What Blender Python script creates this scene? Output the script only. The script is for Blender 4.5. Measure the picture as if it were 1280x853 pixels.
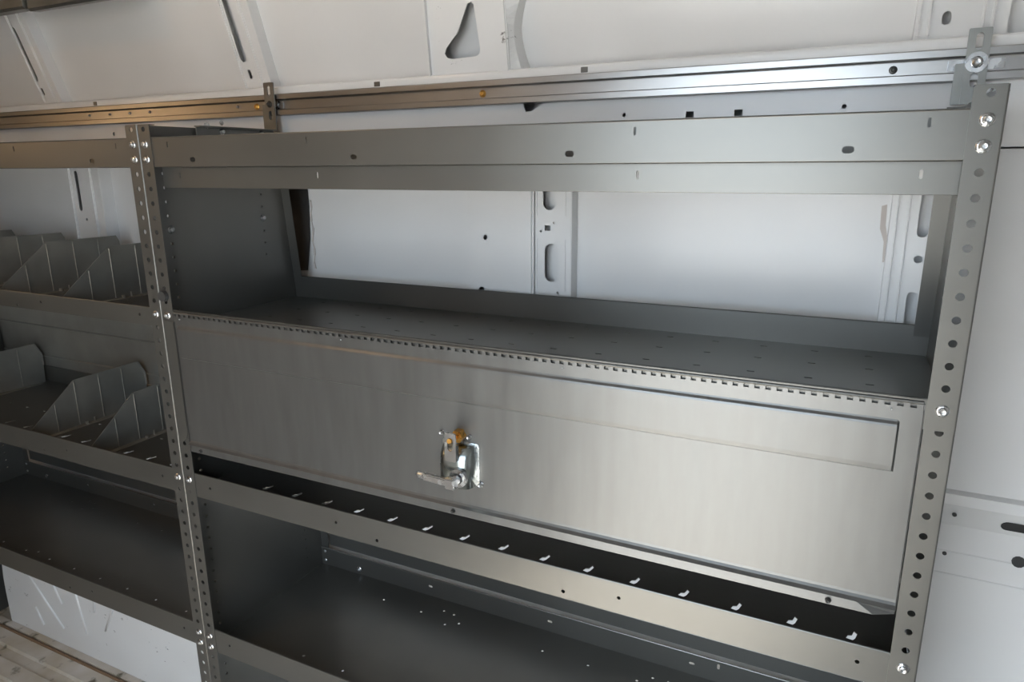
import bpy, bmesh, math, random
from mathutils import Vector, Matrix
random.seed(7)
for o in list(bpy.data.objects): bpy.data.objects.remove(o, do_unlink=True)
S = 0.0254            # all lengths below are written in inches
Z0 = 57.4             # van floor lies 57.4 in below the first bolt hole of the shelving
scene = bpy.context.scene
C = scene.collection
def P(x, y, z): return Vector((x*S, y*S, (z+Z0)*S))

# ------------------------------------------------------------------ camera
yaw, pitch, roll = 0.453925, 0.247955, -0.007574
fw = Vector((-math.sin(yaw)*math.cos(pitch), math.cos(yaw)*math.cos(pitch), -math.sin(pitch)))
r0 = Vector((math.cos(yaw), math.sin(yaw), 0)); u0 = r0.cross(fw)
r1 = math.cos(roll)*r0 + math.sin(roll)*u0
u1 = -math.sin(roll)*r0 + math.cos(roll)*u0
cam = bpy.data.cameras.new('camera'); cam.sensor_width = 36; cam.lens = 866.476/1280*36
cam.clip_start = 0.02
co = bpy.data.objects.new('camera', cam); C.objects.link(co)
M = Matrix((r1, u1, -fw)).transposed().to_4x4(); M.translation = P(44.237, -33.447, -1.598)
co.matrix_world = M
scene.camera = co

# ------------------------------------------------------------------ light
w = bpy.data.worlds.new('sky'); scene.world = w; w.use_nodes = True
wn = w.node_tree.nodes; wl = w.node_tree.links
bg = wn['Background']; bg.inputs['Strength'].default_value = 3.3      # bright hazy daylight
bg.inputs['Color'].default_value = (.74, .87, 1.0, 1)
sun = bpy.data.lights.new('sun', 'SUN'); sun.energy = 12.5; sun.angle = math.radians(2); sun.color = (1, .96, .91)
so = bpy.data.objects.new('sun', sun); C.objects.link(so)
so.rotation_euler = (math.radians(27), 0, math.radians(20))     # high sun, falls through the open door on to the van floor
def portal(x0, x1, z0, z1, y, rot):
    a = bpy.data.lights.new('door_opening_portal', 'AREA'); a.shape = 'RECTANGLE'
    a.size = (x1-x0)*S; a.size_y = (z1-z0)*S
    a.cycles.is_portal = True
    o = bpy.data.objects.new('door_opening_portal', a); C.objects.link(o)
    o.location = P((x0+x1)/2, y, (z0+z1)/2) if rot[2] == 0 else P(y, (x0+x1)/2, (z0+z1)/2)
    o.rotation_euler = rot
DX0, DX1, DZ1 = 14, 47, 13          # open sliding door behind the camera
portal(DX0, DX1, -57.4, DZ1, -56.4, (math.radians(90), 0, 0))
scene.view_settings.view_transform = 'Standard'; scene.view_settings.look = 'None'
scene.view_settings.exposure = 1.43; scene.view_settings.gamma = 1
scene.view_settings.use_curve_mapping = False

# ------------------------------------------------------------------ materials
def nt(name):
    m = bpy.data.materials.new(name); m.use_nodes = True
    n = m.node_tree.nodes; l = m.node_tree.links
    return m, n, l, n['Principled BSDF']
def ramp(n, stops):
    r = n.new('ShaderNodeValToRGB')
    while len(r.color_ramp.elements) < len(stops): r.color_ramp.elements.new(.5)
    for e, (p, c) in zip(r.color_ramp.elements, stops):
        e.position = p; e.color = (c[0], c[1], c[2], 1)
    return r
def metal(name, c1, c2, rough, scale=(1, 1, 1), nscale=8, metallic=.9, bump=.0, rvar=.12):
    m, n, l, b = nt(name)
    tc = n.new('ShaderNodeTexCoord'); mp = n.new('ShaderNodeMapping'); mp.inputs['Scale'].default_value = scale
    no = n.new('ShaderNodeTexNoise'); no.inputs['Scale'].default_value = nscale; no.inputs['Detail'].default_value = 6
    l.new(tc.outputs['Object'], mp.inputs[0]); l.new(mp.outputs[0], no.inputs['Vector'])
    r = ramp(n, [(.3, c1), (.7, c2)]); l.new(no.outputs[0], r.inputs[0]); l.new(r.outputs[0], b.inputs['Base Color'])
    mr = n.new('ShaderNodeMapRange'); mr.inputs[1].default_value = .3; mr.inputs[2].default_value = .7
    mr.inputs[3].default_value = rough-rvar/2; mr.inputs[4].default_value = rough+rvar/2
    l.new(no.outputs[0], mr.inputs[0]); l.new(mr.outputs[0], b.inputs['Roughness'])
    b.inputs['Metallic'].default_value = metallic
    if bump:
        bp = n.new('ShaderNodeBump'); bp.inputs['Strength'].default_value = bump; bp.inputs['Distance'].default_value = .001
        n2 = n.new('ShaderNodeTexNoise'); n2.inputs['Scale'].default_value = 900
        l.new(tc.outputs['Object'], n2.inputs['Vector'])
        l.new(n2.outputs[0], bp.inputs['Height']); l.new(bp.outputs[0], b.inputs['Normal'])
    return m
STEEL = metal('grey_coated_steel', (.132, .129, .119), (.152, .149, .138), .34, nscale=5, metallic=.7, rvar=.05)
GALV = metal('galvanised_sheet', (.26, .25, .225), (.33, .32, .29), .42, nscale=14, metallic=.6, rvar=.08)
DOORM = metal('satin_door_steel', (.136, .135, .130), (.156, .156, .151), .34, scale=(5, 5, .8), nscale=9, metallic=.7, rvar=.06)
ALU = metal('brushed_aluminium', (.36, .355, .35), (.39, .385, .38), .32, scale=(1.5, 4, 4), nscale=5, metallic=1, rvar=.02)
ZINC = metal('bright_zinc', (.5, .51, .52), (.62, .63, .64), .26, nscale=60, metallic=1)
ZINC2 = metal('blue_zinc', (.32, .37, .37), (.5, .53, .53), .24, nscale=40, metallic=1)
AMBER = metal('amber_zinc', (.55, .26, .05), (.75, .42, .1), .3, nscale=80, metallic=.8)
DARKM = metal('dark_oxide_metal', (.06, .06, .06), (.11, .11, .105), .4, nscale=30, metallic=.8)
BRKT = metal('grey_bracket_steel', (.2, .2, .19), (.28, .28, .265), .4, nscale=20, metallic=.85)
def plain(name, c, rough=.5, metallic=0):
    m, n, l, b = nt(name)
    tc = n.new('ShaderNodeTexCoord'); no = n.new('ShaderNodeTexNoise'); no.inputs['Scale'].default_value = 25
    l.new(tc.outputs['Object'], no.inputs['Vector'])
    r = ramp(n, [(.3, [v*.92 for v in c]), (.7, c)]); l.new(no.outputs[0], r.inputs[0]); l.new(r.outputs[0], b.inputs['Base Color'])
    b.inputs['Roughness'].default_value = rough; b.inputs['Metallic'].default_value = metallic
    return m
RUBBER_AND_SHADE = plain('black_rubber_and_shade', (.03, .03, .03), .6)  # plug rubber; also flat black for slot, holes and painted gap shade
def white_paint(name, scuff=.0):
    m, n, l, b = nt(name)
    tc = n.new('ShaderNodeTexCoord'); no = n.new('ShaderNodeTexNoise'); no.inputs['Scale'].default_value = 3
    l.new(tc.outputs['Object'], no.inputs['Vector'])
    r = ramp(n, [(.35, (.70, .69, .68)), (.65, (.76, .755, .75))]); l.new(no.outputs[0], r.inputs[0])
    out = r.outputs[0]
    if scuff:
        n2 = n.new('ShaderNodeTexNoise'); n2.inputs['Scale'].default_value = 22; n2.inputs['Detail'].default_value = 8
        n2.inputs['Roughness'].default_value = .7
        mp = n.new('ShaderNodeMapping'); mp.inputs['Scale'].default_value = (1, 1, 1.7)
        l.new(tc.outputs['Object'], mp.inputs[0]); l.new(mp.outputs[0], n2.inputs['Vector'])
        r2 = ramp(n, [(.70-scuff, (0, 0, 0)), (.74-scuff, (1, 1, 1))]); l.new(n2.outputs[0], r2.inputs[0])
        mx = n.new('ShaderNodeMixRGB'); mx.inputs[2].default_value = (.16, .15, .14, 1)
        l.new(r2.outputs[0], mx.inputs[0]); l.new(out, mx.inputs[1]); out = mx.outputs[0]
    l.new(out, b.inputs['Base Color'])
    b.inputs['Roughness'].default_value = .32; b.inputs['Coat Weight'].default_value = .25; b.inputs['Coat Roughness'].default_value = .15
    return m
WHITE = white_paint('white_van_paint'); WHITE2 = white_paint('scuffed_white_paint', .06)
def floor_mat():
    m, n, l, b = nt('dirty_floor_paint')
    tc = n.new('ShaderNodeTexCoord'); n1 = n.new('ShaderNodeTexNoise'); n1.inputs['Scale'].default_value = 9; n1.inputs['Detail'].default_value = 8
    l.new(tc.outputs['Object'], n1.inputs['Vector'])
    r = ramp(n, [(.3, (.42, .37, .28)), (.55, (.53, .5, .45)), (.75, (.6, .58, .56))]); l.new(n1.outputs[0], r.inputs[0])
    n2 = n.new('ShaderNodeTexNoise'); n2.inputs['Scale'].default_value = 20; n2.inputs['Detail'].default_value = 8
    l.new(tc.outputs['Object'], n2.inputs['Vector'])
    r2 = ramp(n, [(.60, (0, 0, 0)), (.70, (1, 1, 1))]); l.new(n2.outputs[0], r2.inputs[0])
    mx = n.new('ShaderNodeMixRGB'); mx.inputs[2].default_value = (.1, .09, .06, 1)
    l.new(r2.outputs[0], mx.inputs[0]); l.new(r.outputs[0], mx.inputs[1]); l.new(mx.outputs[0], b.inputs['Base Color'])
    b.inputs['Roughness'].default_value = .45
    return m
FLOORM = floor_mat()
GROUND = plain('concrete_ground', (.42, .40, .37), .9)
SMEAR = plain('tan_sealant', (.6, .54, .5), .6)
HEADLINER = plain('grey_roof_lining', (.3, .295, .29), .8)
GREYTRIM = plain('grey_door_trim', (.16, .155, .15), .7)
GROOVE_BROWN = plain('dark_brown_groove', (.2, .13, .08), .7)

# ------------------------------------------------------------------ mesh helpers
def mesh_from(bm, name, smooth=False):
    bmesh.ops.recalc_face_normals(bm, faces=bm.faces)
    me = bpy.data.meshes.new(name); bm.to_mesh(me); bm.free()
    if smooth:
        for p in me.polygons: p.use_smooth = True
    return me
def link(name, me, mat, parent=None, **props):
    o = bpy.data.objects.new(name, me); C.objects.link(o)
    if mat is not None and not me.materials: me.materials.append(mat)
    if parent is not None:
        o.parent = parent
        o.matrix_parent_inverse = Matrix.Translation(-parent.location)
    for k, v in props.items(): o[k] = v
    return o
def obj(name, bm, mat, parent=None, smooth=False, **props):
    return link(name, mesh_from(bm, name, smooth), mat, parent, **props)
def thing(name, label, cat, base, group=None):
    o = bpy.data.objects.new(name, None); C.objects.link(o); o.location = P(*base); o.empty_display_size = .05
    o['label'] = label; o['category'] = cat
    if group: o['group'] = group
    return o
def circ(a, b, r, n=12): return [(a+r*math.cos(2*math.pi*i/n), b+r*math.sin(2*math.pi*i/n)) for i in range(n)]
def slot(a, b, ha, hb, n=5):
    """oval slot, half-sizes ha x hb"""
    r = min(ha, hb); pts = []
    for cx, cy, t0 in ((ha-r, hb-r, 0), (-(ha-r), hb-r, 90), (-(ha-r), -(hb-r), 180), (ha-r, -(hb-r), 270)):
        for i in range(n):
            t = math.radians(t0+90*i/(n-1)); q = (a+cx+r*math.cos(t), b+cy+r*math.sin(t))
            if not pts or (abs(q[0]-pts[-1][0])+abs(q[1]-pts[-1][1])) > 1e-5: pts.append(q)
    if abs(pts[0][0]-pts[-1][0])+abs(pts[0][1]-pts[-1][1]) < 1e-5: pts.pop()
    return pts
def rrect(x0, x1, y0, y1, r=.0, n=4):
    if r <= 0: return [(x0, y0), (x1, y0), (x1, y1), (x0, y1)]
    return slot2((x0+x1)/2, (y0+y1)/2, (x1-x0)/2, (y1-y0)/2, r, n)
def slot2(a, b, ha, hb, r, n=4):
    pts = []
    for cx, cy, t0 in ((ha-r, hb-r, 0), (-(ha-r), hb-r, 90), (-(ha-r), -(hb-r), 180), (ha-r, -(hb-r), 270)):
        for i in range(n):
            t = math.radians(t0+90*i/(n-1)); pts.append((a+cx+r*math.cos(t), b+cy+r*math.sin(t)))
    return pts
def plate(bm, outline, holes, t, fn):
    """sheet with real holes: 2D outline and holes in inches, thickness t centred on c=0; fn maps (a,b,c) to a point"""
    cu = bpy.data.curves.new('tmp', 'CURVE'); cu.dimensions = '2D'; cu.fill_mode = 'BOTH'; cu.extrude = t/2
    for pts in [outline]+holes:
        sp = cu.splines.new('POLY'); sp.points.add(len(pts)-1)
        for q, (a, b) in zip(sp.points, pts): q.co = (a, b, 0, 1)
        sp.use_cyclic_u = True
    to = bpy.data.objects.new('tmp', cu)
    me = bpy.data.meshes.new_from_object(to)
    vs = [bm.verts.new(fn(*v.co)) for v in me.vertices]
    for p in me.polygons:
        try: bm.faces.new([vs[i] for i in p.vertices])
        except ValueError: pass
    bpy.data.objects.remove(to); bpy.data.curves.remove(cu); bpy.data.meshes.remove(me)
def XZ(y): return lambda a, b, c: P(a, y+c, b)       # sheet facing the room
def YZ(x): return lambda a, b, c: P(x+c, a, b)       # sheet across the van
def XY(z): return lambda a, b, c: P(a, b, z+c)       # flat sheet
def box(bm, x0, x1, y0, y1, z0, z1, bev=0, seg=2, fn=None):
    b2 = bmesh.new(); bmesh.ops.create_cube(b2, size=1)
    for v in b2.verts: v.co = Vector(((x0+x1)/2+v.co.x*(x1-x0), (y0+y1)/2+v.co.y*(y1-y0), (z0+z1)/2+v.co.z*(z1-z0)))
    if bev: bmesh.ops.bevel(b2, geom=b2.edges[:], offset=bev, segments=seg, affect='EDGES')
    f = fn or P
    vs = [bm.verts.new(f(*v.co)) for v in b2.verts]; b2.verts.index_update()
    for fc in b2.faces: bm.faces.new([vs[v.index] for v in fc.verts])
    b2.free()
def extrude_x(bm, prof, x0, x1, closed=True):
    """profile of (y,z) swept along x"""
    a = [bm.verts.new(P(x0, y, z)) for y, z in prof]; b = [bm.verts.new(P(x1, y, z)) for y, z in prof]
    n = len(prof)
    for i in range(n if closed else n-1):
        j = (i+1) % n; bm.faces.new((a[i], a[j], b[j], b[i]))
    if closed: bm.faces.new(a); bm.faces.new(b[::-1])
def thick(prof, t):
    """open (y,z) polyline turned into a closed sheet section, thickness t away from the room"""
    out = []
    for i, (y, z) in enumerate(prof):
        p = Vector(prof[max(i-1, 0)]); q = Vector(prof[min(i+1, len(prof)-1)]); d = (q-p).normalized()
        out.append((y+d.y*t, z-d.x*t))
    return prof+out[::-1]
def rod(bm, p, q, r, n=10, r2=None):
    p, q = Vector(p), Vector(q); d = (q-p).normalized(); up = Vector((0, 0, 1)) if abs(d.z) < .9 else Vector((1, 0, 0))
    e1 = d.cross(up).normalized(); e2 = d.cross(e1); r2 = r if r2 is None else r2
    A = [bm.verts.new(P(*(p+r*(e1*math.cos(2*math.pi*i/n)+e2*math.sin(2*math.pi*i/n))))) for i in range(n)]
    B = [bm.verts.new(P(*(q+r2*(e1*math.cos(2*math.pi*i/n)+e2*math.sin(2*math.pi*i/n))))) for i in range(n)]
    for i in range(n):
        j = (i+1) % n; bm.faces.new((A[i], A[j], B[j], B[i]))
    bm.faces.new(A[::-1]); bm.faces.new(B)

# ------------------------------------------------------------------ bolts (shared meshes, axis -y)
def bolt_mesh(flange, head, name):
    bm = bmesh.new()
    prof = [(flange, 0), (flange, -.03), (flange*.8, -.07), (head, -.08), (head*.95, -.17), (head*.6, -.21), (head*.35, -.2), (head*.3, -.16)]
    n = 12; rings = []
    for r, y in prof: rings.append([bm.verts.new(Vector((r*math.cos(2*math.pi*i/n)*S, y*S, r*math.sin(2*math.pi*i/n)*S))) for i in range(n)])
    for A, B in zip(rings, rings[1:]):
        for i in range(n): bm.faces.new((A[i], A[(i+1) % n], B[(i+1) % n], B[i]))
    bm.faces.new(rings[0]); bm.faces.new(rings[-1])
    me = mesh_from(bm, name); return me
BOLT = bolt_mesh(.28, .19, 'bolt'); BOLT.materials.append(ZINC)
RIVET = bolt_mesh(.13, .1, 'rivet'); RIVET.materials.append(ZINC)
DSCREW = bolt_mesh(.13, .1, 'dark_screw'); DSCREW.materials.append(DARKM)
ASCREW = bolt_mesh(.26, .19, 'amber_screw'); ASCREW.materials.append(AMBER)
WSCREW = bolt_mesh(.22, .12, 'screw'); WSCREW.materials.append(DARKM)
def bolt(name, me, x, y, z, parent, rot=(0, 0, 0), scale=1.0):
    o = bpy.data.objects.new(name, me); C.objects.link(o)
    o.parent = parent; o.matrix_parent_inverse = Matrix.Translation(-parent.location)
    o.location = P(x, y, z); o.rotation_euler = (rot[0], rot[1]+random.uniform(0, 1), rot[2]); o.scale = (scale,)*3
    return o
TOX = (0, 0, math.radians(90))    # axis +x, for bolts on end panels

# ================================================================== THE VAN BODY
X0, X1 = -92, 112
def lean(z): return 16.2-.32*(z-5)
skin = [(15.8, -57.4), (15.95, -24.6), (15.0, -22.9), (14.9, -22.75), (14.95, -22.05), (15.4, -21.9), (16.1, -12), (16.0, 0), (16.2, 5), (lean(17), 17), (9.6, 20.5), (6.5, 23), (2, 24.5)]
wall = bpy.data.objects.new('wall_back', None); C.objects.link(wall); wall.location = P(0, 15, -57.4); wall['kind'] = 'structure'
wall['label'] = 'white painted van side wall behind the steel shelving'
bm = bmesh.new(); extrude_x(bm, thick(skin, .1), X0, X1)
obj('wall_skin', bm, WHITE, wall)
# horizontal rail member that carries the aluminium track
BH = [circ(29.81, 1.61, .13), rrect(33.9, 34.4, 1.3, 1.68), rrect(36.9, 37.4, 1.3, 1.68), circ(43.09, 1.62, .13), circ(-4.2, 1.6, .13),
      circ(-22, 1.7, .18), circ(-46, 1.6, .18), [(22.3, 2.9), (24.5, 2.9), (23.0, 2.1), (22.6, 2.1)], circ(58, 1.6, .2)]
bm = bmesh.new(); plate(bm, rrect(X0, X1, -.9, 4.75), BH, .08, XZ(13.45))
ledge = [(13.41, 4.72), (13.43, 4.9), (13.55, 5.0), (16.4, 5.1)]
extrude_x(bm, thick(ledge, .07), X0, X1)
extrude_x(bm, [(13.41, -.9), (13.41, -.8), (16, -.8), (16, -.9)], X0, X1)
obj('cant_rail', bm, WHITE, wall)
bm = bmesh.new()
for xa, wd in ((9.6, .55), (26.7, .5), (-24.4, .5)): box(bm, xa, xa+wd, 13.36, 13.42, 4.45, 4.8, .02)
obj('notch_cover', bm, STEEL, wall)

def pillar_holes(x0, x1, z0, z1, holes, y, name='pillar', extra=None):
    bm = bmesh.new(); plate(bm, rrect(x0, x1, z0, z1), holes, .09, XZ(y))
    for xe in (x0, x1): box(bm, xe-.045, xe+.045, y, 16.2, z0, z1)
    if extra: extra(bm)
    return obj(name, bm, WHITE, wall)
def central(bm):
    plate(bm, rrect(17.0, 21.5, -21.6, -.9), [circ(18.5, -7.02, .2), circ(18.1, -11.2, .26), circ(18.6, -16, .2)], .06, XZ(14.72))
    box(bm, 16.95, 17.05, 14.75, 16.2, -21.6, -.9)
    box(bm, 21.35, 22.75, 14.3, 14.7, -21.6, -.9, .16, 3)
pillar_holes(21.3, 25.6, -21.6, -.9, [slot(23.85, -3.2, .5, 1.62), slot(24.05, -8.75, .56, 1.45), slot(24.1, -14.5, .5, 1.5), rrect(23.5, 23.95, -6.35, -5.95), circ(24.25, -5.75, .1), circ(23.2, -6.4, .1), circ(24.6, -11.0, .1)], 14.85, extra=central)
bm = bmesh.new()
for a in ((22.85, 25.15, -10.9, -6.9), (22.85, 25.15, -5.3, -1)):
    x0, x1, z0, z1 = a
    for b in ((x0-.12, x0+.12, z0, z1), (x1-.12, x1+.12, z0, z1)): box(bm, b[0], b[1], 14.7, 14.86, b[2], b[3], .07, 2)
obj('pillar_bead', bm, WHITE, wall)
def right_extra(bm):
    for a in (46.6, 47.2, 48.75): box(bm, a-.1, a+.12, 14.45, 14.75, -21.6, -.9, .1, 3)
pillar_holes(46.3, 49.2, -21.6, -.9, [slot(48.03, -4.1, .3, 1.85), circ(48.0, -7.25, .24), slot(47.95, -11.0, .3, 1.75), slot(48, -16, .3, 1.7)], 14.7, extra=right_extra)
def left_extra(bm):
    for a in (-31.9, -28.4): box(bm, a-.12, a+.12, 14.45, 14.75, -21.6, -.9, .1, 3)
pillar_holes(-32.2, -27.2, -21.6, -.9, [slot(-30.9, -3.9, .28, 2.1), circ(-30.2, -6.9, .16)], 14.7, extra=left_extra)
# upper ribs on the leaning skin
def LEAN(off): return lambda a, b, c: P(a, lean(b)-off+c, b)
def upper_rib(x, w, sx, z0=5.0, z1=16.8, holes=None):
    bm = bmesh.new()
    plate(bm, rrect(x-w/2, x+w/2, z0, z1), holes or [slot(sx, 9.85, .38, 2.55), slot(sx+.2, 6.35, .17, .36)], .06, LEAN(1.1))
    for xe in (x-w/2, x+w/2): box(bm, xe-.04, xe+.04, 0, 1.1, z0, z1, fn=lambda a, b, c: P(a, lean(c)-b, c))
    for xe in (x-w/2+.45, x+w/2-.9): box(bm, xe-.14, xe+.14, .95, 1.3, z0+.2, z1, .09, 3, fn=lambda a, b, c: P(a, lean(c)-b, c))
    obj('upper_rib', bm, WHITE, wall)
upper_rib(-4.2, 3.4, -4.75)
upper_rib(-33.4, 3.2, -34.4)
# centre gusset with triangular opening, standing proud above the track
GY = lambda off: (lambda a, b, c: P(a, 13.75-.11*(b-5)-off+c, b))
bm = bmesh.new()
tri = [(18.15, 9.55), (18.45, 9.62), (18.66, 9.45), (18.95, 6.5), (18.85, 6.2), (18.6, 6.08), (16.55, 6.02), (16.15, 6.12), (15.98, 6.4), (16.1, 6.75), (17.2, 7.75)]
plate(bm, [(14.7, 4.8), (20.9, 4.8), (20.3, 17.5), (14.9, 17.5)], [tri], .08, GY(0))
box(bm, 20.3, 21.3, .0, .3, 4.8, 17.5, .1, 3, fn=lambda a, b, c: P(a-(c-5)*.02, 13.75-.11*(c-5)-b, c))
n = 28
for i in range(n):      # curved return flange on the right of the gusset
    za, zb = 4.8+12.7*i/n, 4.8+12.7*(i+1)/n
    cv = lambda z: 22.0-.55*math.sin(min((z-4.8)/5.2, 1)*math.pi)+.12*max(0, min(z, 10)-8)
    q = [bm.verts.new(P(x, y, z)) for x, y, z in ((21.2, 13.6-.11*(za-5), za), (cv(za), 14.2-.11*(za-5), za), (cv(zb), 14.2-.11*(zb-5), zb), (21.2, 13.6-.11*(zb-5), zb))]; bm.faces.new(q)
    q = [bm.verts.new(P(x, y, z)) for x, y, z in ((cv(za), 14.2-.11*(za-5), za), (cv(za)-.1, 17, za), (cv(zb)-.1, 17, zb), (cv(zb), 14.2-.11*(zb-5), zb))]; bm.faces.new(q)
box(bm, 14.66, 14.76, 13.4, 16.5, 4.8, 17.5, fn=lambda a, b, c: P(a, b-.11*(c-5), c))
obj('gusset', bm, WHITE2, wall)
# right upper rib
bm = bmesh.new()
plate(bm, rrect(46.3, 50.6, 5.0, 16.8), [slot(47.75, 6.1, .22, .34), circ(47.7, 7.6, .45)], .06, LEAN(1.6))
for xe in (46.45, 46.95, 49.5, 49.95): box(bm, xe-.12, xe+.12, .1+1.4, 1.85, 5.2, 16.8, .1, 3, fn=lambda a, b, c: P(a, lean(c)-b, c))
for xe in (46.3, 50.6): box(bm, xe-.04, xe+.04, 0, 1.6, 5, 16.8, fn=lambda a, b, c: P(a, lean(c)-b, c))
obj('upper_rib', bm, WHITE, wall)
# belt member on the lower wall right of the shelving
bm = bmesh.new()
box(bm, X0, X1, 15.87, 16.0, -26.6, -26.45, .05); box(bm, X0, X1, 15.86, 16.0, -28.2, -28.1, .03)
obj('belt_bead', bm, WHITE, wall)
bm = bmesh.new(); plate(bm, slot(55.7, -23.8, 1.15, .36), [], .06, lambda a, b, c: P(a, 14.98+(-22.9-b)*.556-.02+c, b))
obj('belt_slot', bm, RUBBER_AND_SHADE, wall)
bm = bmesh.new()
for a, b, r in ((52.0, -23.55, .13), (51.9, -26.7, .13), (55.9, -26.3, .38)):
    rod(bm, (a, 15.85, b), (a, 16.0, b), r, 12) if b < -25 else rod(bm, (a, 15.2, b), (a, 15.6, b), r, 12)
obj('plug_hole', bm, RUBBER_AND_SHADE, wall)
bm = bmesh.new()
pts = [(-.02+.1*math.sin(i*1.9), 14.2+.05*i % .1, -4.5-.62*i) for i in range(11)]
for a, b in zip(pts, pts[1:]): rod(bm, (a[0], 15.95, a[2]), (b[0], 15.95, b[2]), .05+.08*random.random(), 6)
obj('sealant_bead', bm, SMEAR, wall)
bm = bmesh.new(); plate(bm, [(-2.4, -1), (-.2, -1), (-.2, -5), (-.35, -8), (-.9, -10.9), (-2.4, -11)], [], .06, XZ(15.9))  # black plate put in for the shade between end panel and wall
obj('gap_shade', bm, RUBBER_AND_SHADE, wall)
bm = bmesh.new(); plate(bm, [(45.75, -4.2), (46.05, -4.1), (46.1, -5.4), (46.3, -6.2), (46.45, -7.6), (46.15, -7.7), (46.1, -6.4), (45.8, -5.6)], [], .03, XZ(16.02))
obj('sealant_smear', bm, SMEAR, wall)

# floor, ceiling, other walls
bm = bmesh.new(); box(bm, X0, X1, -56, 16, -58.4, -57.5)
fl = obj('floor', bm, FLOORM, None, kind='structure', label='dirty cream painted van floor with pressed ribs')
bm = bmesh.new()
for y in [5.55-3.4*i for i in range(18)]:
    extrude_x(bm, [(y-1.1, -57.5), (y-.9, -57.22), (y+.9, -57.22), (y+1.1, -57.5)], X0, X1)
obj('floor_rib', bm, FLOORM, fl, kind='stuff')
bm = bmesh.new(); box(bm, X0, X1, -57, 16, 24.4, 25.2)
obj('ceiling', bm, HEADLINER, None, kind='structure', label='grey van roof lining above the shelving')
bm = bmesh.new(); plate(bm, rrect(X0, X1, -58, 25), [rrect(DX0, DX1, -57.35, DZ1, 3)], .8, XZ(-56))
obj('wall_front', bm, WHITE, None, kind='structure', label='opposite van side wall with the open sliding door')
bm = bmesh.new(); box(bm, X0-.8, X0, -56.4, 16, -58, 25)
obj('wall_left', bm, GREYTRIM, None, kind='structure', label='closed rear end of the van')
bm = bmesh.new(); box(bm, X1, X1+.8, -56.4, 16, -58, 25)
obj('wall_right', bm, WHITE, None, kind='structure', label='front bulkhead of the van')
bm = bmesh.new(); box(bm, -900, 900, -1500, 900, -80.5, -80)
obj('ground', bm, GROUND, None, kind='structure', label='concrete ground outside the van')

# longitudinal roof rail at the upper left with rounded end
bm = bmesh.new(); extrude_x(bm, [(7.6, 12.4), (7.8, 12.2), (8.9, 12.3), (12.9, 15.4), (12.2, 17.2), (7.6, 15)], -88, -23.6); extrude_x(bm, [(7.9, 12.2), (8.1, 12.0), (8.9, 12.1), (12.9, 15.4), (12.5, 16.4), (7.9, 13.6)], -23.4, -13.2)
obj('trim_1', bm, BRKT, None, kind='structure', label='grey roof side rail above the left shelving')

# wheel arch
def arch():
    bm = bmesh.new(); n = 24; xa, xb = -47.5, -5
    out = []
    for i in range(n+1):
        t = math.pi*i/n; cx = (xa+xb)/2; rx = (xb-xa)/2
        k = 4.0
        c, s_ = math.cos(t), math.sin(t)
        r = (abs(c)**k+abs(s_)**k)**(-1/k)
        out.append((cx-rx*r*c, -57.4+16.4*r*s_))
    rings = []
    for (d, y) in ((0, 15.2), (0, 8.4), (.25, 7.85), (.8, 7.55)):
        ring = []
        for x, z in out:
            v = Vector((x-(xa+xb)/2, z+57.4)); L = v.length; v = v*((L-d)/L)
            ring.append(bm.verts.new(P(v.x+(xa+xb)/2, y, v.y-57.4)))
        rings.append(ring)
    for A, B in zip(rings, rings[1:]):
        for i in range(n): bm.faces.new((A[i], A[i+1], B[i+1], B[i]))
    bm.faces.new(rings[-1])
    return bm
wa = bpy.data.objects.new('wheel_arch', None); C.objects.link(wa); wa.location = P(-26, 8, -57.4)
wa['kind'] = 'structure'; wa['label'] = 'white wheel arch with fanned pressed ribs under the left shelving'
obj('arch_shell', arch(), WHITE2, wa, smooth=False)
RB = [((-42.9, -46.6), (-35.4, -54.7)), ((-37.2, -46.2), (-34.9, -51.2)), ((-32.3, -45.9), (-31.0, -54.0)), ((-28.0, -45.8), (-28.8, -50.5)), ((-23.3, -45.6), (-27.3, -52.4)), ((-40.6, -53.3), (-39.5, -55.5))]
for (a, b) in RB:
    bm = bmesh.new(); rod(bm, (a[0], 7.56, a[1]), (b[0], 7.56, b[1]), .16, 8); obj('arch_rib', bm, WHITE, wa, smooth=True)
bm = bmesh.new(); box(bm, -49, -4, 6.75, 7.6, -57.4, -57.1, .08)
obj('arch_flange', bm, FLOORM, wa)
bm = bmesh.new(); rod(bm, (-60, 6.45, -57.3), (-4, 6.45, -57.3), .22, 8)  # dark brown rod drawn along the groove beside the arch flange
obj('floor_groove', bm, GROOVE_BROWN, wa)

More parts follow.
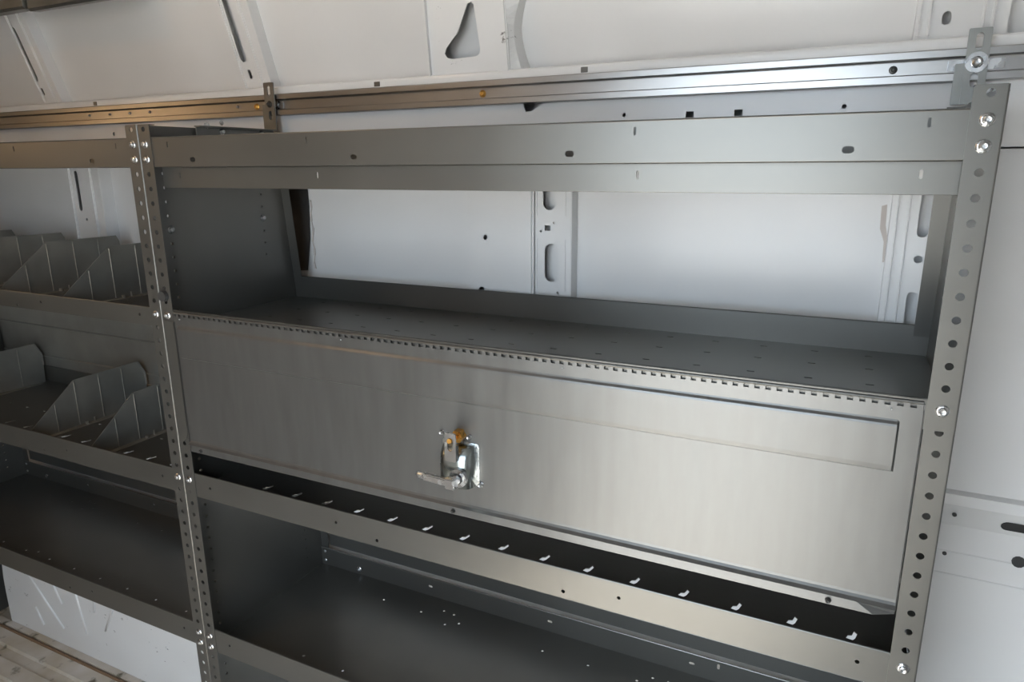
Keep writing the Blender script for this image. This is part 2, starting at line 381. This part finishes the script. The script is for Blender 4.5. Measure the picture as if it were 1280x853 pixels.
# ================================================================== SHELVING
def back_y(z):
    pts = [(1.3, 12.5), (-3.5, 12.95), (-13, 13.8), (-40, 14.35), (-44, 14.4)]
    for (a, ya), (b, yb) in zip(pts, pts[1:]):
        if z >= b: return ya+(yb-ya)*(a-z)/(a-b)
    return pts[-1][1]
PW = 49.75            # web to web width of one unit
def end_panel(unit, xw, sgn, cut=False):
    """pressed end panel: web across the van, flange with a column of holes at the front, narrow flange at the back"""
    bm = bmesh.new()
    zb = -57.2
    if cut: outline = [(.1, 1.3), (.1, zb), (7.0, zb), (7.0, -44), (14.3, -43)]
    else: outline = [(.1, 1.3), (.1, zb), (14.3, zb), (14.3, -43)]
    outline += [(back_y(z), z) for z in (-40, -13, -3.5, 1.3)]
    holes = [circ(1.55, -1.96-i, .13, 8) for i in range(54)]+[circ(10.6, -2.77-i, .1, 8) for i in range(7)]+[circ(12.2, -35.7-i, .1, 8) for i in range(4)]
    plate(bm, outline, holes, .06, YZ(xw+sgn*.05))
    a, b = sorted((xw+sgn*.1, xw+sgn*1.22))
    plate(bm, rrect(a, b, zb, 1.3, .12), [circ(xw+sgn*.62, 1-i, .17, 12) for i in range(58)], .06, XZ(.03))
    # rolled bend between web and flange
    n = 5; prev = None
    for i in range(n+1):
        t = math.pi/2*i/n; x = xw+sgn*(.12-.1*math.sin(t)); y = .1-.1*math.cos(t)
        cur = [bm.verts.new(P(x, y, z)) for z in (1.3, zb)]
        if prev: bm.faces.new((prev[0], prev[1], cur[1], cur[0]))
        prev = cur
    # back flange, follows the raked back edge
    zs = [1.3, -3.5, -13, -40, -43]
    for za, zc in zip(zs, zs[1:]):
        q = []
        for x, z, dy in ((xw+sgn*.05, za, 0), (xw+sgn*.95, za, 0), (xw+sgn*.95, zc, 0), (xw+sgn*.05, zc, 0)): q.append(bm.verts.new(P(x, back_y(z), z)))
        bm.faces.new(q)
        q = [bm.verts.new(P(x, back_y(z)+.05, z)) for x, z in ((xw+sgn*.05, za), (xw+sgn*.95, za), (xw+sgn*.95, zc), (xw+sgn*.05, zc))]
        bm.faces.new(q)
    # top fold
    a, b = sorted((xw+sgn*.08, xw+sgn*1.2)); box(bm, a, b, .02, .5, 1.26, 1.32, .015)
    return obj('end_panel', bm, STEEL, unit)
SL = [2.74, 14.87, 35.07, 47.2]     # slot positions along a tray, from the left web
def tray(unit, xw, ztop, zb, depth, holes_lip, holes_back=(), floor_holes=(), y0=.07, hb=1.85):
    bm = bmesh.new(); xa, xb = xw+.12, xw+PW-.12
    plate(bm, rrect(xa, xb, zb, ztop), [[(a+xw, b) for a, b in h] for h in holes_lip], .06, XZ(y0+.03))
    rod(bm, (xa, y0+.06, ztop), (xb, y0+.06, ztop), .07, 8)
    rod(bm, (xa, y0+.07, zb+.03), (xb, y0+.07, zb+.03), .07, 8)
    plate(bm, rrect(xa, xb, y0+.05, depth), [[(a+xw, b) for a, b in h] for h in floor_holes], .05, XY(zb))
    plate(bm, rrect(xa, xb, zb, zb+hb), [[(a+xw, b) for a, b in h] for h in holes_back], .06, XZ(depth))
    rod(bm, (xa, depth+.02, zb+hb), (xb, depth+.02, zb+hb), .06, 6)
    return obj('tray', bm, STEEL, unit)
def lip_holes(z, kind):
    if kind == 'top':
        return [slot(a, z, .06, .2) for a in SL]+[slot(a, z-1.0, .24, .15) for a in (5.0, 18.31, 31.75, 44.34)]
    return [circ(a, z, .11, 10) for a in SL]+[circ(a, z-.55, .12, 10) for a in (18.3, 31.7)]
def unit_common(name, label, xw, left):
    u = thing(name, label, 'shelving', (xw+PW/2, 7, -57.4), 'steel van shelving units')
    end_panel(u, xw, 1); end_panel(u, xw+PW, -1)
    tray(u, xw, .4, -1.5, 12.4, lip_holes(-.05, 'top'), hb=2.45)
    lx = [(3.9+3*i) for i in range(15)]
    hol1 = [slot(x+.6, y, .22, .08) for x in lx for y in (6.05, 9.2, 12.2)]
    tray(u, xw, -11.6, -12.95, 13.72, lip_holes(-12.2, 'x'), (), hol1)
    bird = [(-.26, -.2), (.08, -.26), (.2, -.05), (.3, .42), (.14, .58), (.04, .2), (-.16, .12)]     # keyhole slots along the front
    hol2 = [[(x+1.1+a, 3.45+b) for a, b in bird] for x in lx]+[slot(x+1.1, 7.0, .2, .09) for x in lx]
    tray(u, xw, -24.45, -26.35, 14.0, lip_holes(-25.35, 'x'), (), hol2)
    dots = [(9.4, 11.8), (13.5, 11.76), (15.3, 12.75), (16.4, 12.65), (16.35, 11.14), (17.4, 11.77), (25.4, 11.67), (29.36, 11.67), (33.35, 11.7), (34.4, 12.5), (35.6, 12.6)]
    fr = [(8+4*i, 2.75) for i in range(11)]+[(21.5, 3.1)]
    tray(u, xw, -38.35, -40.4, 14.2, lip_holes(-39.3, 'x'), [slot(a, -39.4, .22, .12) for a in (13, 25, 37)]+[slot(39, -39.0, .1, .25)], [circ(a, b, .11, 8) for a, b in dots+fr])
    # back rail above the lowest tray
    bm = bmesh.new(); box(bm, xw+1, xw+PW-1, 14.5, 14.62, -38.3, -36.3, .03)
    rod(bm, (xw+1, 14.5, -36.35), (xw+PW-1, 14.5, -36.35), .14, 8); rod(bm, (xw+1, 14.48, -37.0), (xw+PW-1, 14.48, -37.0), .05, 6)
    obj('back_rail', bm, STEEL, u)
    for x in (xw+.62, xw+PW-.62):
        for z in ((0, -1, -12, -25, -39, -40)): bolt('bolt', BOLT, x, 0, z, u)
    for z in (-38.9, -39.9): bolt('bolt', BOLT, xw+.6, 14.3, z, u, scale=.9)
    bolt('bolt', BOLT, xw+4.8, 14.15, -39.8, u, scale=.9)
    return u
RU = unit_common('shelving_unit', 'grey steel shelving unit with a latched lift-up door', -.6, False)
LU = unit_common('shelving_unit', 'grey steel shelving unit with angled divider plates above the wheel arch', -.6-PW, True)
# bolts on the web between the units
bolt('bolt', BOLT, -.52, 1.62, -5.94, RU, TOX, 1.0); bolt('bolt', BOLT, -.52, 10.6, -5.7, RU, TOX, 1.0)
# second rail under the top tray of the right unit
bm = bmesh.new(); plate(bm, rrect(.4, 48.2, -2.9, -1.5), [slot(a-.6, -2.08, .07, .2) for a in SL], .06, XZ(.83))
rod(bm, (.4, .86, -2.88), (48.2, .86, -2.88), .05, 6); box(bm, .4, 48.2, .8, 1.6, -1.56, -1.5)
obj('lower_rail', bm, STEEL, RU)
# black plug on the middle post
bm = bmesh.new(); rod(bm, (.02, -.02, -10.55), (.02, -.3, -10.55), .42, 16, .38); rod(bm, (.1, 0, -9.95), (.1, -.05, -9.95), .1, 8)
obj('plug', bm, RUBBER_AND_SHADE, RU, label='black rubber plug on the middle post')

# ribbed back panel behind the two middle bays of the left unit
bm = bmesh.new(); box(bm, -49.8, -1.6, 14.15, 14.22, -26.2, -13.2)
for z in (-19.6, -23.3): rod(bm, (-49.8, 14.14, z), (-1.6, 14.14, z), .13, 8)
obj('back_panel', bm, GALV, LU)
# divider plates of the left unit
def divider(x, zb, chamfer):
    prof = [(.55, zb), (1.0, zb+.7), (5.9, zb+4.65), (6.2, zb+4.72)]
    prof += [(12.9, zb+4.8), (13.6, zb+3.4), (13.6, zb+1.9), (13.5, zb)] if chamfer else [(13.0, zb+4.7), (13.3, zb+4.1), (13.4, zb)]
    bm = bmesh.new(); plate(bm, prof, [], .05, YZ(x))
    for y in (3.9, 6.0, 8.5, 11.0):
        zt = zb+4.5 if y > 5.9 else zb+.7+(y-1.0)*.8-.2
        rod(bm, (x+.03, y, zb+.1), (x+.03, y, zt), .07, 6)
    box(bm, x, x+.7, 1.6, 12.8, zb, zb+.05)
    for y in (6.5,): rod(bm, (x+.35, y, zb), (x+.35, y, zb+.3), .18, 8); rod(bm, (x+.2, y+.9, zb), (x+.2, y+.9, zb+.45), .1, 8)
    if chamfer:
        rod(bm, (x+.02, 12.9, zb+4.8), (x+.02, 13.6, zb+3.4), .1, 6); rod(bm, (x+.02, 13.6, zb+3.4), (x+.02, 13.6, zb+2.1), .1, 6)
    return obj('divider', bm, GALV, LU)
for x in (-14.4, -23.4, -32.4, -41.4): divider(x, -12.92, False)
for x in (-14.0, -22.8, -41.0): divider(x, -26.32, True)

# lift-up door of the right unit
def door_mesh():
    bm = bmesh.new()
    xa, xb = .8, 47.88
    ex0, ex1 = 1.0, 47.0
    # rows (z, depth outside bead, depth inside bead); y grows away from the room
    rows = [(-12.05, 0, 0), (-12.55, 0, 0), (-12.62, 0, 0), (-12.70, 0, -.03), (-12.82, 0, -.13), (-12.92, 0, -.16), (-13.3, 0, -.16), (-14.8, 0, -.13), (-15.04, 0, -.1), (-15.1, 0, 0), (-17, 0, 0), (-19, 0, 0), (-20.8, 0, 0), (-21.45, 0, 0), (-21.58, -.02, -.02), (-21.7, -.1, -.1), (-21.8, -.24, -.24), (-21.83, -.28, -.28)]
    cols = [xa, xa+.05, ex0, ex0+.1]+[ex0+.1+(ex1-ex0-.2)*i/24 for i in range(1, 24)]+[ex1-.1, ex1, xb-.05, xb]
    G = []
    for (z, d0, d1) in rows:
        row = []
        for x in cols:
            ins = ex0 < x < ex1 and not (abs(x-ex0) < 1e-6 or abs(x-ex1) < 1e-6)
            y = -.06+(d1 if ins else d0)
            if x in (xa, xb): y += .05
            row.append(bm.verts.new(P(x, y, z)))
        G.append(row)
    for A, B in zip(G, G[1:]):
        for i in range(len(cols)-1): bm.faces.new((A[i], A[i+1], B[i+1], B[i]))
    return bm
door = obj('door', door_mesh(), DOORM, RU, label='satin steel lift-up door with a pressed bead')
so_ = door.modifiers.new('thickness', 'SOLIDIFY'); so_.thickness = .06*S; so_.offset = -1
# pull lip, turned out at the bottom, corners cut at an angle
bm = bmesh.new()
for dy in (0, .05):
    f = [bm.verts.new(P(x, y+dy, z)) for x, y, z in ((1.15, -.33, -21.84), (46.2, -.33, -21.84), (46.95, -.37, -22.3), (1.15, -.37, -22.3))]; bm.faces.new(f)
f = [bm.verts.new(P(*c)) for c in ((1.15, -.37, -22.3), (46.95, -.37, -22.3), (46.95, -.32, -22.3), (1.15, -.32, -22.3))]; bm.faces.new(f)
f = [bm.verts.new(P(*c)) for c in ((46.2, -.32, -21.84), (47.85, -.05, -21.75), (47.85, -.05, -22.2), (46.95, -.36, -22.3))]; bm.faces.new(f)
obj('door_lip', bm, DOORM, door)
for x in (2.2, 24.0, 45.0): bolt('bumper', DSCREW, x, -.36, -22.08, door, (0, 0, 0), 1.1)
# side returns of the door
for a in (.72, 47.82):
    bm = bmesh.new(); box(bm, a, a+.06, -.02, .5, -21.7, -11.8); obj('door_return', bm, DOORM, door)
# plain side strip of the door over the left flange
bm = bmesh.new(); plate(bm, [(-.42, -12.45), (.62, -12.45), (.62, -20.9), (.45, -21.5), (.1, -21.8), (-.42, -21.8)], [], .05, XZ(-.05))
obj('side_strip', bm, STEEL, door)
# piano hinge
bm = bmesh.new()
N = 94; pit = 47.0/N; out = [(.8, -12.35), (47.8, -12.35)]
for i in range(N):
    x = 47.8-i*pit; out += [(x, -11.76), (x-pit*.5, -11.76), (x-pit*.5, -11.97), (x-pit, -11.97)]
plate(bm, out, [], .04, XZ(-.09))
obj('hinge_leaf', bm, DOORM, door)
bm = bmesh.new(); rod(bm, (.8, -.07, -11.72), (47.8, -.07, -11.72), .085, 8)
obj('hinge_pin', bm, STEEL, door)
bm = bmesh.new(); box(bm, .75, 47.85, -.04, .1, -11.66, -11.56, .02)
obj('hinge_strip', bm, STEEL, door)
for x in (1.4, 16, 31, 46.6): bolt('rivet', RIVET, x, -.08, -12.15, door, scale=.45)

# latch on the door
Lx = 24.5
bm = bmesh.new()          # deep rounded housing cup
prof = [(-1.12, 0)]
for i in range(15):
    t = math.pi*i/14; c, q = math.cos(t), math.sin(t); k = (abs(c)**3.2+abs(q)**3.2)**(-1/3.2)
    prof.append((-1.12*c*k, -.15-.95*q*k))
prof.append((1.12, 0))
rings = []
for z, kx, ky in ((-20.1, 1, 1), (-18.7, 1, 1), (-18.35, .99, .97), (-18.0, .96, .84), (-17.75, .92, .62), (-17.62, .86, .38)):
    rings.append([bm.verts.new(P(Lx+x*kx, -.06+y*ky, z)) for x, y in prof])
for A, B in zip(rings, rings[1:]):
    for i in range(len(prof)-1): bm.faces.new((A[i], A[i+1], B[i+1], B[i]))
bm.faces.new(rings[-1]); bm.faces.new(rings[0])
lh = obj('latch_housing', bm, ZINC2, door, smooth=True, label='polished zinc latch housing')
bm = bmesh.new(); plate(bm, rrect(Lx-1.25, Lx+1.25, -20.2, -17.5, .15), [], .06, XZ(-.09))
box(bm, Lx+1.12, Lx+1.5, -.15, -.06, -20.2, -19.9, .02)
obj('latch_plate', bm, ZINC, door)
bm = bmesh.new()
plate(bm, rrect(24.18, 24.92, -18.3, -16.55, .08), [slot(24.55, -17.25, .17, .42)], .1, XZ(-1.35))
box(bm, 24.22, 24.88, -1.36, -.9, -18.35, -18.2, .03)
for x in (24.18, 24.85): box(bm, x, x+.07, -1.35, -1.05, -18.3, -17.3, .02)
obj('hasp', bm, ZINC, door)
bm = bmesh.new(); rod(bm, (24.5, -.06, -17.1), (24.5, -.55, -17.1), .4, 6); rod(bm, (24.5, -.55, -17.1), (24.5, -1.42, -17.05), .15, 10)
obj('latch_bolt', bm, AMBER, door, label='yellow zinc hexagon bolt')
bm = bmesh.new(); plate(bm, circ(25.0, -19.3, .56, 28), [circ(25.0, -19.3, .33, 24)], .26, XZ(-1.28))
obj('lock_ring', bm, ZINC, door)
bm = bmesh.new(); rod(bm, (25.0, -1.1, -19.3), (25.0, -1.7, -19.3), .26, 14)
box(bm, 24.5, 25.15, -2.1, -1.6, -19.75, -19.1, .06)
tilt = lambda a, b, c: P(a, b, c+.05*(24.6-a))
box(bm, 22.95, 24.6, -2.05, -1.7, -19.62, -19.18, .07, 2, fn=tilt); box(bm, 22.45, 23.1, -2.02, -1.74, -19.6, -19.2, .12, 3, fn=tilt)
obj('latch_handle', bm, ZINC, door, label='zinc lever handle')
for x, z in ((23.25, -17.13), (25.15, -17.13), (25.85, -20.06)): bolt('rivet', RIVET, x, -.1, z, door, scale=1.2)

# ================================================================== ALUMINIUM TRACK AND BRACKETS
tr = thing('wall_track', 'long brushed aluminium track screwed along the white wall above the shelving', 'track', (0, 13.2, 2.7))
bm = bmesh.new()
prof = [(13.36, 2.62), (12.62, 2.62), (12.58, 2.66), (12.58, 3.02), (12.62, 3.06), (12.98, 3.08), (13.0, 3.12), (13.0, 3.78), (12.98, 3.84), (12.66, 3.86), (12.6, 3.9), (12.6, 4.24), (12.64, 4.3), (13.36, 4.3)]
extrude_x(bm, prof, -88, 100)
obj('track_body', bm, ALU, tr)
for x in (-2.4, 19.4, 70): bolt('screw', ASCREW, x, 12.98, 3.42, tr)
for x in (45.4,): bolt('screw', WSCREW, x, 12.98, 3.42, tr)
for x in (-24.6, -21.5, -18.6, -15.8, -4.6): bolt('screw', RIVET, x, 12.98, 3.5, tr)
bm = bmesh.new(); plate(bm, slot2(.1, 3.45, .52, .3, .1), [slot(.1, 3.45, .12, .22)], .08, XZ(12.94))
obj('splice_plate', bm, ZINC, tr)
bm = bmesh.new(); box(bm, 48.0, 50.6, 12.9, 13.0, 3.2, 3.72, .02)
obj('splice_plate', bm, ZINC, tr)

def bracket(x, label, boltmesh):
    b = thing('mounting_bracket', label, 'bracket', (x, 12.3, 1.3), 'brackets tying the shelving to the track')
    bm = bmesh.new()
    plate(bm, rrect(x-.52, x+.52, 1.4, 5.2, .06), [slot(x, 4.55, .17, .42), slot(x, 2.6, .17, .36)], .12, XZ(12.4))
    obj('strap', bm, BRKT, b)
    bm = bmesh.new()
    box(bm, x-.1, x+.55, 4.6, 12.4, 1.36, 1.46, .02); box(bm, x+.04, x+.12, 4.6, 12.4, .7, 1.44, .02); box(bm, x-.95, x-.2, 12.44, 12.54, 1.4, 3.5, .03)
    obj('angle', bm, BRKT, b)
    o = bolt('bolt', boltmesh, x, 12.34, 3.5, b, scale=1.25)
    for y in (5.6, 7.0, 11.0): bolt('bolt', BOLT, x+.12, y, 1.1 if y > 6 else 1.5, b, TOX, .9)
    bolt('bolt', BOLT, x+.12, 7.0, 1.75, b, TOX, .7)
    return b
bracket(-.35, 'slotted grey steel strap bolted to the track above the middle post', WSCREW)
bracket(49.25, 'slotted grey steel strap with a big zinc washer on the track', BOLT)
bw = [o for o in bpy.data.objects if o.name.startswith('mounting_bracket')][-1]
bm = bmesh.new(); plate(bm, circ(49.25, 3.5, .52, 24), [circ(49.25, 3.5, .3, 18)], .16, XZ(12.3)); obj('washer', bm, ZINC, bw)

# warm fill lamp added on the roof to brighten the dividers; rear door lamp
def lamp_glow(e):
    m, n_, l_, b_ = nt('lamp_glow'); b_.inputs['Emission Color'].default_value = (1, .62, .3, 1); b_.inputs['Emission Strength'].default_value = e
    return m
lp = thing('fill_lamp', 'added round warm fill lamp on the van roof', 'lamp', (-12, -30, 24.4), 'warm lamps')
bm = bmesh.new(); rod(bm, (-12, -30, 24.4), (-12, -30, 23.6), 3.2, 24, 3.0); obj('lamp_base', bm, WHITE, lp)
bm = bmesh.new(); rod(bm, (-12, -30, 23.6), (-12, -30, 23.0), 2.8, 24, 2.2); obj('lamp_lens', bm, lamp_glow(26), lp)
lp = thing('door_lamp', 'small round warm lamp on the grey rear door trim', 'lamp', (-92, -44.5, 9), 'warm lamps')
bm = bmesh.new(); rod(bm, (-92, -44.5, 9), (-91.2, -44.5, 9), 3.0, 24, 2.8); obj('lamp_base', bm, WHITE, lp)
bm = bmesh.new(); rod(bm, (-91.2, -44.5, 9), (-90.6, -44.5, 9), 1.5, 24, 1.1); obj('lamp_lens', bm, lamp_glow(42), lp)
